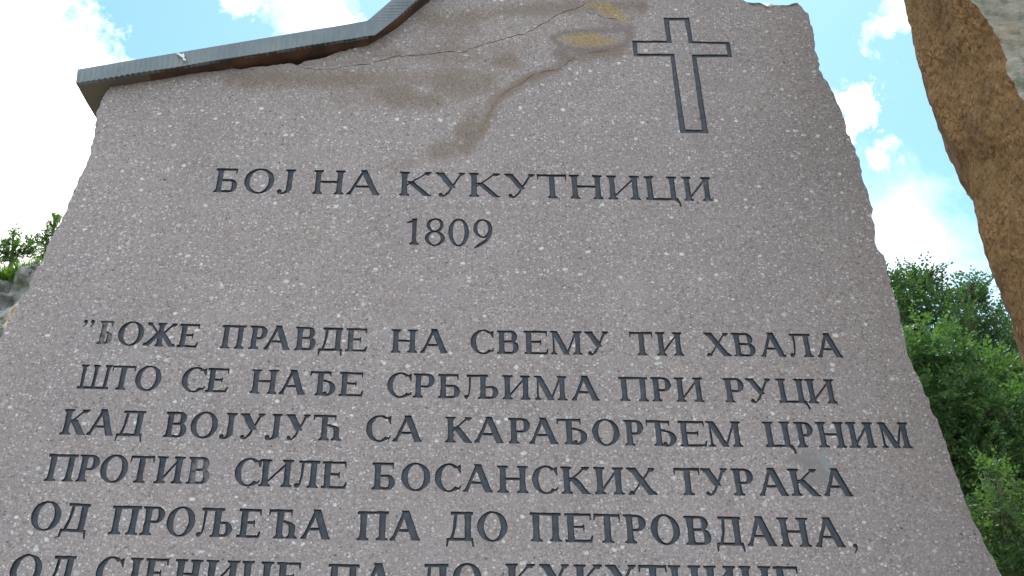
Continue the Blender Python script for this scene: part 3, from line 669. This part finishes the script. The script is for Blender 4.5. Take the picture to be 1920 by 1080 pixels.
# ------------------------------------------------------------------ brown standing rock at right
def rock_material():
    m, t = mat('weathered_rock'); co = t.co
    a = t.noise(co, 8, 6, .7); b = t.noise(co, 22, 6, .7); c = t.noise(co, 75, 5, .7)
    br = t.mix(t.ramp(a, .35, .68), (.180, .104, .046), (.345, .200, .088))
    br = t.mix(t.ramp(b, .52, .72, 0, .45), br, (.30, .21, .12))
    br = t.mix(t.ramp(b, .42, .30, 0, .75), br, (.05, .033, .022))
    br = t.mix(t.ramp(c, .36, .24, 0, .8), br, (.035, .026, .02))
    e = t.noise(t.shift(co, (3, 3, 9)), 105, 5, .8)
    br = t.mix(t.ramp(e, .47, .36, 0, .85), br, (.03, .022, .016)); br = t.mix(t.ramp(e, .54, .66, 0, .6), br, (.36, .25, .14))
    vz = t.new('ShaderNodeTexVoronoi', {'Scale': 42.0}, feature='DISTANCE_TO_EDGE'); t.l.new(t.shift(co, (1, 1, 1)), vz.inputs['Vector'])
    br = t.mix(t.math('MULTIPLY', t.ramp(vz.outputs['Distance'], .10, .0, 0, .6), t.ramp(a, .45, .6)), br, (.03, .02, .015))
    pa = t.mix(t.ramp(b, .3, .7), (.20, .185, .155), (.31, .29, .245))
    pa = t.mix(t.ramp(t.noise(t.shift(co, (4, 4, 4)), 14, 6, .7), .50, .60, 0, .85), pa, (.12, .135, .10))
    pa = t.mix(t.ramp(c, .34, .24, 0, .7), pa, (.06, .055, .05)); pa = t.mix(t.ramp(c, .62, .72, 0, .6), pa, (.42, .40, .36))
    pa = t.mix(t.ramp(t.noise(t.shift(co, (8, 2, 4)), 9, 5, .7), .56, .66, 0, .5), pa, (.30, .19, .09))
    f = t.new('ShaderNodeAttribute', attribute_name='pale').outputs['Fac']
    f = t.ramp(t.math('ADD', f, t.math('MULTIPLY', t.math('SUBTRACT', b, .5), .9)), .4, .62)
    t.l.new(t.mix(f, br, pa), t.b.inputs['Base Color']); t.b.inputs['Roughness'].default_value = .9
    t.b.inputs['Specular IOR Level'].default_value = .2
    bump(t, t.math('ADD', t.math('MULTIPLY', b, .5), t.math('ADD', c, e)), .7, .006)
    return m
Bk = [(-330, 1610), (-150, 1660), (0, 1693), (45, 1703), (95, 1714), (150, 1737), (190, 1748), (230, 1768), (265, 1782), (295, 1808), (310, 1816), (370, 1820), (420, 1833), (450, 1845), (490, 1858), (520, 1876), (555, 1886), (580, 1888), (620, 1902), (665, 1922), (760, 1965), (900, 2040), (1080, 2120)]
Fk = [(-330, 1690), (-150, 1750), (0, 1800), (40, 1832), (90, 1868), (130, 1888), (150, 1886), (190, 1906), (240, 1924), (330, 1965), (450, 2010), (600, 2070), (760, 2130), (900, 2180), (1080, 2260)]
ys = np.concatenate((np.linspace(-330, 0, 40, endpoint=False), np.linspace(0, 700, 170, endpoint=False), np.linspace(700, 1080, 16)))
rows = []
for y in ys:
    xb = np.interp(y, *zip(*Bk)); xf = np.interp(y, *zip(*Fk))
    rows.append((at(xf, y-20, 2.05), at(xb, y, 2.42)))
f_, b_ = rows[-1]
for q in np.linspace(.1, 1, 12): rows.append((f_.lerp(Vector((f_.x+.25, f_.y+.05, -.1)), q), b_.lerp(Vector((b_.x+.25, b_.y+.02, -.1)), q)))
rv, rpale, rf = [], [], []; NC = 74
for f_, b_ in rows:
    wv = 1.25; ring = []
    fr, bk = f_+Vector((wv, -.06, 0)), b_+Vector((wv+.15, .25, 0))
    bm = b_+Vector((.14, .26, 0))
    segs = [(f_, b_, 70, 0), (b_, bm, 8, 0), (bm, bk, 10, .6), (bk, fr, 8, .5), (fr, f_, 60, 1)]
    for p, q, n, pl in segs:
        for i in range(n): ring.append((p.lerp(q, i/n), pl if i else (.5 if pl or n == 70 else 0)))
    NC = len(ring)
    for p, pl in ring:
        d = Vector((fbm(p, 5, 4), fbm(p+Vector((7, 7, 7)), 5, 4), fbm(p+Vector((3, 9, 1)), 5, 4)))*.011
        h = noise.voronoi(p*26)[0]; h2 = noise.voronoi((p+Vector((.3, 1, 2)))*60)[0]
        d += Vector((-.7, -.6, -.2))*(.004*(.35-h[0]) + .0035*(.35-h2[0]))
        d += Vector((fbm(p, 45, 3), fbm(p+Vector((5, 1, 2)), 45, 3), fbm(p+Vector((2, 8, 4)), 45, 3)))*.0045
        rv.append(tuple(p+d)); rpale.append(pl)
for i in range(len(rows)-1):
    for j in range(NC):
        k = (j+1) % NC; rf.append([i*NC+j, i*NC+k, (i+1)*NC+k, (i+1)*NC+j])
rf.append(list(range(NC))[::-1]); rf.append([(len(rows)-1)*NC+j for j in range(NC)])
rk = mesh_obj('standing_rock', rv, rf, [rock_material()], loc=(2.6, 2.4, 0), attrs={'pale': rpale})
tag(rk, 'rough brown weathered rock with a pale lichened face leaning in at the upper right', 'rock')

# ------------------------------------------------------------------ ground and hill
m, t = mat('grassy_ground'); a = t.noise(t.co, .6, 6, .6); b = t.noise(t.co, 14, 5, .7)
far = t.new('ShaderNodeVectorMath', operation='LENGTH'); t.l.new(t.co, far.inputs[0]); pl = t.ramp(t.math('ADD', far.outputs['Value'], t.math('MULTIPLY', a, 3.0)), 9.0, 9.6)
gv = t.mix(t.ramp(b, .3, .7), (.17, .16, .145), (.28, .27, .24))  # pale ground around the viewer, added to bounce sunlight onto the slab
t.l.new(t.mix(pl, gv, t.mix(t.ramp(b, .3, .7), t.mix(t.ramp(a, .4, .6), (.06, .085, .03), (.16, .14, .10)), (.10, .10, .055))), t.b.inputs['Base Color']); bump(t, b, .6, .05)
g = np.linspace(-1, 1, 61); g = np.sign(g)*np.abs(g)**3*900
gx, gy = np.meshgrid(g, g); gz = np.zeros_like(gx)
gi = np.arange(61*61).reshape(61, 61)
gf = np.stack((gi[:-1, :-1], gi[:-1, 1:], gi[1:, 1:], gi[1:, :-1]), -1).reshape(-1, 4)
tag(mesh_obj('ground', np.stack((gx, gy, gz), -1).reshape(-1, 3), gf, [m]), kind='structure')
m, t = mat('wooded_slope'); a = t.noise(t.co, .8, 6, .65)
t.l.new(t.mix(t.ramp(a, .35, .65), (.02, .035, .012), (.05, .075, .025)), t.b.inputs['Base Color']); bump(t, a, .8, .3)
hx, hy = np.meshgrid(np.linspace(-60, 70, 131), np.linspace(17, 80, 64))
hz = np.minimum((hy-17)*.42, 15)+np.array([[1.2*fbm((x, y, 0), .12, 4) for x, y in zip(rx, ry)] for rx, ry in zip(hx, hy)])*np.clip((hy-17)/6, 0, 1) - .3
hi = np.arange(64*131).reshape(64, 131)
tag(mesh_obj('hill', np.stack((hx, hy, hz), -1).reshape(-1, 3), np.stack((hi[:-1, :-1], hi[:-1, 1:], hi[1:, 1:], hi[1:, :-1]), -1).reshape(-1, 4), [m], smooth=True), kind='structure')

# ------------------------------------------------------------------ foliage
def leaf_material(name, c0, c1, trans=.35):
    m, t = mat(name); rnd = t.new('ShaderNodeNewGeometry').outputs['Random Per Island']
    c = t.mix(rnd, c0, c1); c = t.mix(t.ramp(t.noise(t.co, 2.2, 3, .6), .35, .65, 0, .5), c, tuple(x*.7 for x in c0))
    t.l.new(c, t.b.inputs['Base Color']); t.b.inputs['Roughness'].default_value = .65; t.b.inputs['Specular IOR Level'].default_value = .2
    tr = t.new('ShaderNodeBsdfTranslucent', {'Color': t.mix(1.0, c, (1.25, 1.35, .5), 'MULTIPLY')})
    mx_ = t.new('ShaderNodeMixShader', {0: trans}); t.l.new(t.b.outputs[0], mx_.inputs[1]); t.l.new(tr.outputs[0], mx_.inputs[2]); t.l.new(mx_.outputs[0], t.o.inputs[0])
    return m
m, t = mat('bark'); a = t.noise(t.scale(t.co, (1, 1, .25)), 30, 5, .65)
t.l.new(t.mix(t.ramp(a, .35, .65), (.045, .036, .028), (.13, .11, .09)), t.b.inputs['Base Color']); bump(t, a, .6, .01); M_BARK = m
def unit(v): return v/(np.linalg.norm(v, axis=-1, keepdims=True)+1e-9)
def tube(pts, rad, n=7):
    V, Fc = [], []
    for i, p in enumerate(pts):
        d = (pts[min(i+1, len(pts)-1)]-pts[max(i-1, 0)]).normalized(); s = d.cross(Vector((.3, .9, .2))).normalized(); q = d.cross(s)
        for k in range(n): a = 2*math.pi*k/n; V.append(tuple(p+(s*math.cos(a)+q*math.sin(a))*rad[i]))
    for i in range(len(pts)-1):
        for k in range(n): Fc.append([i*n+k, i*n+(k+1) % n, (i+1)*n+(k+1) % n, (i+1)*n+k])
    Fc.append([(len(pts)-1)*n+k for k in range(n)]); return V, Fc
def foliage(clumps, leaf, per, twl, upward=.35):
    """clumps: (centre, radius). Sprays of alternate leaves on twigs; returns leaf quads and twig segments."""
    LV, TW = [], []
    for c, rad in clumps:
        n = max(12, int(per*rad*rad))
        d = unit(rng.normal(size=(n, 3))); rr = rad*rng.uniform(.25, 1.0, (n, 1))**.5
        b = np.array(c)+d*rr*np.array((1, 1, .85))*rng.uniform(.75, 1.1, (n, 1))
        dr = unit(d*.8+rng.normal(size=(n, 3))*.45+np.array((0, 0, upward)))
        L = twl*rng.uniform(.55, 1.25, (n, 1)); b = b-dr*L*.4
        s = unit(np.cross(dr, np.array((0, 0, 1.))+rng.normal(size=(n, 3))*.35)); nm = np.cross(s, dr)
        m_ = 13
        for i in range(m_):
            t_ = (i+.6)/m_; p = b+dr*L*t_+np.array((0, 0, -.10))*L*t_*t_
            sd = 1 if i % 2 else -1
            if i == m_-1: ld = dr
            else: ld = unit(dr*.62+s*sd*.8+nm*rng.normal(size=(n, 1))*.28+rng.normal(size=(n, 3))*.16)
            ls = unit(np.cross(ld, nm+rng.normal(size=(n, 3))*.45)); ln = np.cross(ls, ld)
            sz = leaf*rng.uniform(.6, 1.2, (n, 1))*(1-.35*abs(t_-.45))
            LV.append(np.stack((p, p+ld*sz*.48+ls*sz*.30+ln*sz*.07, p+ld*sz*1.02-ln*sz*.05, p+ld*sz*.48-ls*sz*.30+ln*sz*.07), 1))
        TW.append(np.stack((b, b+dr*L+np.array((0, 0, -.10))*L), 1))
    V = np.concatenate(LV).reshape(-1, 3); return V, np.arange(len(V)).reshape(-1, 4), np.concatenate(TW)
def sticks(TW, r):
    b, e_ = TW[:, 0], TW[:, 1]; d = unit(e_-b); s = unit(np.cross(d, np.array((.3, .5, .8)))); q = np.cross(d, s); V = []
    for k in range(3):
        a = 2*math.pi*k/3; V.append(b+(s*math.cos(a)+q*math.sin(a))*r)
    for k in range(3):
        a = 2*math.pi*k/3; V.append(e_+(s*math.cos(a)+q*math.sin(a))*r*.4)
    V = np.stack(V, 1); n = len(b); o = np.arange(n)[:, None]*6
    Fq = np.concatenate([o+np.array([[k, (k+1) % 3, 3+(k+1) % 3, 3+k]]) for k in range(3)]); return V.reshape(-1, 3), Fq
def plant(name, label, cat, group, basepos, clumps, mleaf, leaf=.055, per=520, twl=.34, tr=.10, upward=.35):
    root = empty(name, basepos); tag(root, label, cat, group)
    V, Fq, TW = foliage(clumps, leaf, per, twl, upward)
    mesh_obj('crown' if cat == 'tree' else 'foliage', V, Fq, [mleaf], root)
    tv, tf = [], []
    top = max((Vector(c) for c, _ in clumps), key=lambda v: v.z); B0 = Vector(basepos)
    mid = [B0.lerp(top, q)+Vector((.12*math.sin(q*5+B0.x), .1*math.cos(q*4), 0))*(top.z-B0.z)*.12*(q > 0) for q in np.linspace(0, 1, 9)]
    v, f = tube(mid, [tr*(1.25-.95*q**.8)*(1.25 if q == 0 else 1)+.008 for q in np.linspace(0, 1, 9)]); tv += v; tf += f
    for c, rad in clumps:
        c = Vector(c); q = min(.9, max(.25, (c.z-B0.z)/(top.z-B0.z+1e-6)*.93)); p = mid[int(q*8)]
        pts = [p.lerp(c, s)+Vector((0, 0, .12*math.sin(s*3.1)*(c-p).length)) for s in np.linspace(0, 1, 6)]
        v, f = tube(pts, [tr*.26*(1-.8*s)+.003 for s in np.linspace(0, 1, 6)], 5); o = len(tv); tv += v; tf += [[i+o for i in x] for x in f]
    sv, sq = sticks(TW, .0028); o = len(tv); tv = np.concatenate((np.array(tv), sv)); tf += (sq+o).tolist()
    mesh_obj('trunk' if cat == 'tree' else 'stem', tv, tf, [M_BARK], root)
    return root
def cl(lst, Y, jit=.5):
    out = []
    for px, py, r_ in lst:
        y = Y+random.uniform(-jit, jit); p = at(px, py, y); out.append((tuple(p), r_*y/math.cos(PITCH)/F*1.05))
    return out
ML_DARK = leaf_material('dark_leaves', (.036, .084, .034), (.076, .148, .058))
ML_MID = leaf_material('green_leaves', (.048, .110, .042), (.098, .185, .070))
ML_LIGHT = leaf_material('young_leaves', (.044, .094, .034), (.084, .146, .050))
GR = 'trees beyond the stones'
def tb(px, Y): p = at(px, 800, Y); return (p.x, Y, 0)
plant('broadleaf_tree', 'dark tree with feathery top right beside the slab edge', 'tree', GR, tb(1690, 14), cl([(1741, 512, 13), (1735, 525, 20), (1712, 530, 18), (1690, 525, 20), (1768, 555, 20), (1738, 532, 34), (1705, 545, 36), (1745, 570, 45), (1690, 590, 50), (1660, 560, 60), (1780, 600, 40), (1720, 630, 60), (1640, 640, 80), (1600, 560, 80), (1690, 700, 70), (1580, 700, 100)], 14), ML_DARK, leaf=.072, per=420, twl=.5, upward=1.0)
plant('broadleaf_tree', 'dark tree with two ragged leafy tips just left of the brown rock', 'tree', GR, tb(1720, 15), cl([(1829, 533, 12), (1815, 545, 16), (1838, 560, 20), (1800, 560, 16), (1828, 552, 28), (1805, 575, 36), (1845, 590, 36), (1825, 625, 50), (1870, 650, 50), (1790, 650, 50), (1900, 720, 70), (1850, 720, 70)], 15), ML_DARK, leaf=.074, per=420, twl=.5, upward=1.0)
plant('broadleaf_tree', 'dark tree mostly hidden behind the lower tip of the brown rock', 'tree', GR, tb(2060, 16), cl([(1885, 605, 24), (1905, 640, 45), (1945, 620, 70), (1960, 700, 100), (2050, 620, 110), (2050, 780, 120), (1900, 860, 110)], 16), ML_DARK, per=520, upward=.6)
plant('broadleaf_tree', 'broad mid green tree filling the gap between slab and brown rock', 'tree', GR, tb(1560, 11.8), cl([(1722, 640, 46), (1765, 665, 55), (1815, 690, 60), (1870, 720, 65), (1740, 715, 60), (1790, 755, 65), (1850, 790, 65), (1910, 770, 70), (1960, 740, 90), (1780, 815, 55), (1690, 680, 60), (1690, 780, 90), (1910, 840, 55), (1745, 790, 50), (1770, 850, 46), (1810, 870, 50), (1850, 850, 50), (1800, 930, 50), (1830, 990, 45), (1730, 840, 44), (1750, 880, 40), (1770, 910, 40)], 11.8), ML_MID, leaf=.074, per=460, tr=.05)
plant('broadleaf_tree', 'shaded tree with deep gaps low behind the young tree', 'tree', GR, tb(1600, 13), cl([(1770, 790, 80), (1840, 800, 90), (1900, 830, 90), (1740, 720, 80), (1820, 720, 80), (1740, 830, 90), (1890, 740, 80), (1950, 860, 100), (1800, 870, 70), (1840, 930, 70), (1790, 960, 90), (1900, 930, 80), (1860, 1020, 90), (1920, 1080, 110), (1780, 1090, 110), (1960, 950, 110), (1840, 1150, 120), (1700, 900, 110)], 13), ML_DARK, leaf=.07, per=420)
plant('young_tree', 'young bright green tree with layered sprays at the lower right', 'tree', GR, tb(1740, 9.6), cl([(1862, 890, 30), (1880, 925, 36), (1905, 905, 34), (1850, 950, 34), (1880, 975, 42), (1915, 985, 46), (1860, 1015, 44), (1900, 1040, 52), (1850, 1070, 46), (1930, 1080, 60), (1890, 1110, 60), (1960, 1010, 70), (1880, 1200, 80)], 9.6, .3)+cl([(1878, 950, 34), (1893, 990, 40), (1880, 1030, 40), (1900, 1065, 44), (1870, 1075, 40), (1915, 1030, 44)], 9.15, .1), ML_LIGHT, leaf=.062, per=430, twl=.3, tr=.035, upward=.3)
# ------------------------------------------------------------------ rocky bank at left with grass and bushes
m, t = mat('grey_outcrop'); a = t.noise(t.co, 1.6, 6, .65); b = t.noise(t.co, 7, 6, .7)
c = t.mix(t.ramp(a, .35, .65), (.17, .18, .175), (.34, .35, .34)); c = t.mix(t.ramp(b, .42, .30, 0, .85), c, (.04, .042, .036))
ang = t.new('ShaderNodeVectorRotate', {'Angle': R(32), 'Axis': (0, 1, 0)}, rotation_type='AXIS_ANGLE'); t.l.new(t.co, ang.inputs['Vector'])
c = t.mix(t.ramp(t.noise(t.scale(ang.outputs[0], (2.5, 4, 14)), 1.3, 6, .7), .46, .36, 0, .85), c, (.05, .052, .045))
c = t.mix(t.ramp(t.noise(t.shift(t.co, (5, 1, 2)), 2.4, 5, .6), .55, .66, 0, .6), c, (.10, .125, .06))
pf = t.new('ShaderNodeAttribute', attribute_name='pale').outputs['Fac']
c = t.mix(t.ramp(t.math('ADD', pf, t.math('MULTIPLY', t.math('SUBTRACT', b, .5), 1.1)), .35, .6), c, t.mix(t.ramp(b, .35, .62), (.42, .27, .13), (.62, .58, .46)))
t.l.new(c, t.b.inputs['Base Color']); bump(t, b, .8, .08); M_CLIFF = m
YC = 12.0
edge_px = [(-420, 560), (-200, 525), (-60, 534), (0, 532), (30, 530), (50, 522), (75, 508), (110, 500), (200, 500), (320, 540), (520, 600), (760, 760), (960, 1000), (1050, 1400)]
ex = [at(x, y, YC) for x, y in edge_px]
xs = np.concatenate((np.linspace(ex[0].x, at(-40, 500, YC).x, 50, endpoint=False), np.linspace(at(-40, 500, YC).x, at(120, 500, YC).x, 90, endpoint=False), np.linspace(at(120, 500, YC).x, ex[-1].x, 90))); zt = np.interp(xs, [p.x for p in ex], [p.z for p in ex])
V, Fc, pal = [], [], []; NR = 90
for i in range(NR+1):
    for x, zz in zip(xs, zt):
        if i <= 62:
            q = 1-(1-i/62)**2.2; z_ = zz*q; y_ = YC-1.6*(1-q)**1.0-.0
        else:
            q = (i-62)/(NR-62); z_ = zz+q*1.4*(1-.6*q); y_ = YC+q*5
        p = Vector((x, y_, z_))
        st_ = noise.ridged_multi_fractal(Vector((x*.7+z_*.5, y_*.7, z_*1.3-x*.5)), 1.0, 2.1, 5, 1.0, 2.0)
        k = 1 if i <= 60 else max(0, 1-(i-60)/8)
        vo = noise.voronoi(Vector((x*.8+z_*.7, y_*.8, z_*2.2-x*1.3))*1.6)[0]
        y2 = y_-.16*(st_-1)*k-.18*fbm(p, 2.2, 4)*k-.30*(vo[1]-vo[0])*k-.05*fbm(p, 9, 3)*k
        V.append((x, y2, z_+(.06*fbm(p, 3, 3)+.03*fbm(p, 11, 3))*(1 if i > 2 else 0)))
        pp = Vector((x, y2, z_))-CAM; zc = pp.dot(fw); qx, qy = 960+F*pp.dot(cr)/zc, 540-F*pp.dot(cu)/zc
        pal.append(max(0, 1.2-math.hypot((qx-28-(592-qy)*.55)/24, (qy-592)/36)))
nx_ = len(xs)
gi = np.arange((NR+1)*nx_).reshape(NR+1, nx_)
oc = mesh_obj('rock_outcrop', V, np.stack((gi[:-1, :-1], gi[:-1, 1:], gi[1:, 1:], gi[1:, :-1]), -1).reshape(-1, 4), [M_CLIFF], loc=(-4.5, YC, 0), attrs={'pale': pal})
tag(oc, 'jagged grey rock outcrop with a pale broken patch left of the slab', 'rock outcrop')
# grass along its brow
n = 22000; gxs = np.concatenate((rng.uniform(xs[0], xs[-1], n//2), rng.uniform(at(-80, 500, YC).x, at(70, 500, YC).x, n-n//2))); gzs = np.interp(gxs, xs, zt); back = rng.uniform(-.06, 1.2, n)**1
root = np.stack((gxs, YC+back, gzs+back*.27-.02), 1); h = rng.uniform(.10, .34, (n, 1)); dr = unit(rng.normal(size=(n, 3))*.35+np.array((0, -.25, 1))); sd = unit(np.cross(dr, rng.normal(size=(n, 3))))*.006
tip = root+dr*h+np.array((0, -.03, -.01)); mid_ = root+dr*h*.55
GV = np.stack((root-sd, root+sd, mid_+sd*.8, tip, mid_-sd*.8), 1).reshape(-1, 3)
mg = leaf_material('grass_blades', (.09, .18, .03), (.18, .30, .07), .4)
tag(mesh_obj('grass', GV, np.arange(len(GV)).reshape(-1, 5), [mg], loc=(-4.5, YC, 5)), 'short bright grass along the brow of the rock outcrop', 'grass', kind='stuff')
ML_BUSH = leaf_material('bush_leaves', (.050, .115, .030), (.105, .205, .060), .45)
p = at(22, 492, YC+.4); p2 = at(98, 470, YC+.9)
plant('bush', 'low leafy bush on the rock outcrop at the left picture edge', 'bush', 'bushes on the rock outcrop', (p.x, p.y, p.z-.12), cl([(28, 434, 9), (27, 445, 13), (55, 452, 9), (10, 455, 12), (15, 470, 18), (40, 465, 18), (52, 475, 14), (0, 480, 20), (-30, 470, 26), (62, 462, 9), (25, 484, 16)], YC+.4, .12), ML_BUSH, leaf=.036, per=1900, twl=.14, tr=.02, upward=.8)
plant('bush', 'taller thin bush rising against the left edge of the slab', 'bush', 'bushes on the rock outcrop', (p2.x, p2.y, p2.z-.1), cl([(104, 408, 8), (95, 425, 10), (84, 440, 13), (108, 420, 14), (78, 458, 15), (100, 455, 20), (125, 440, 25), (70, 478, 16), (95, 485, 18)], YC+.9, .12), ML_BUSH, leaf=.036, per=1900, twl=.14, tr=.02, upward=.8)
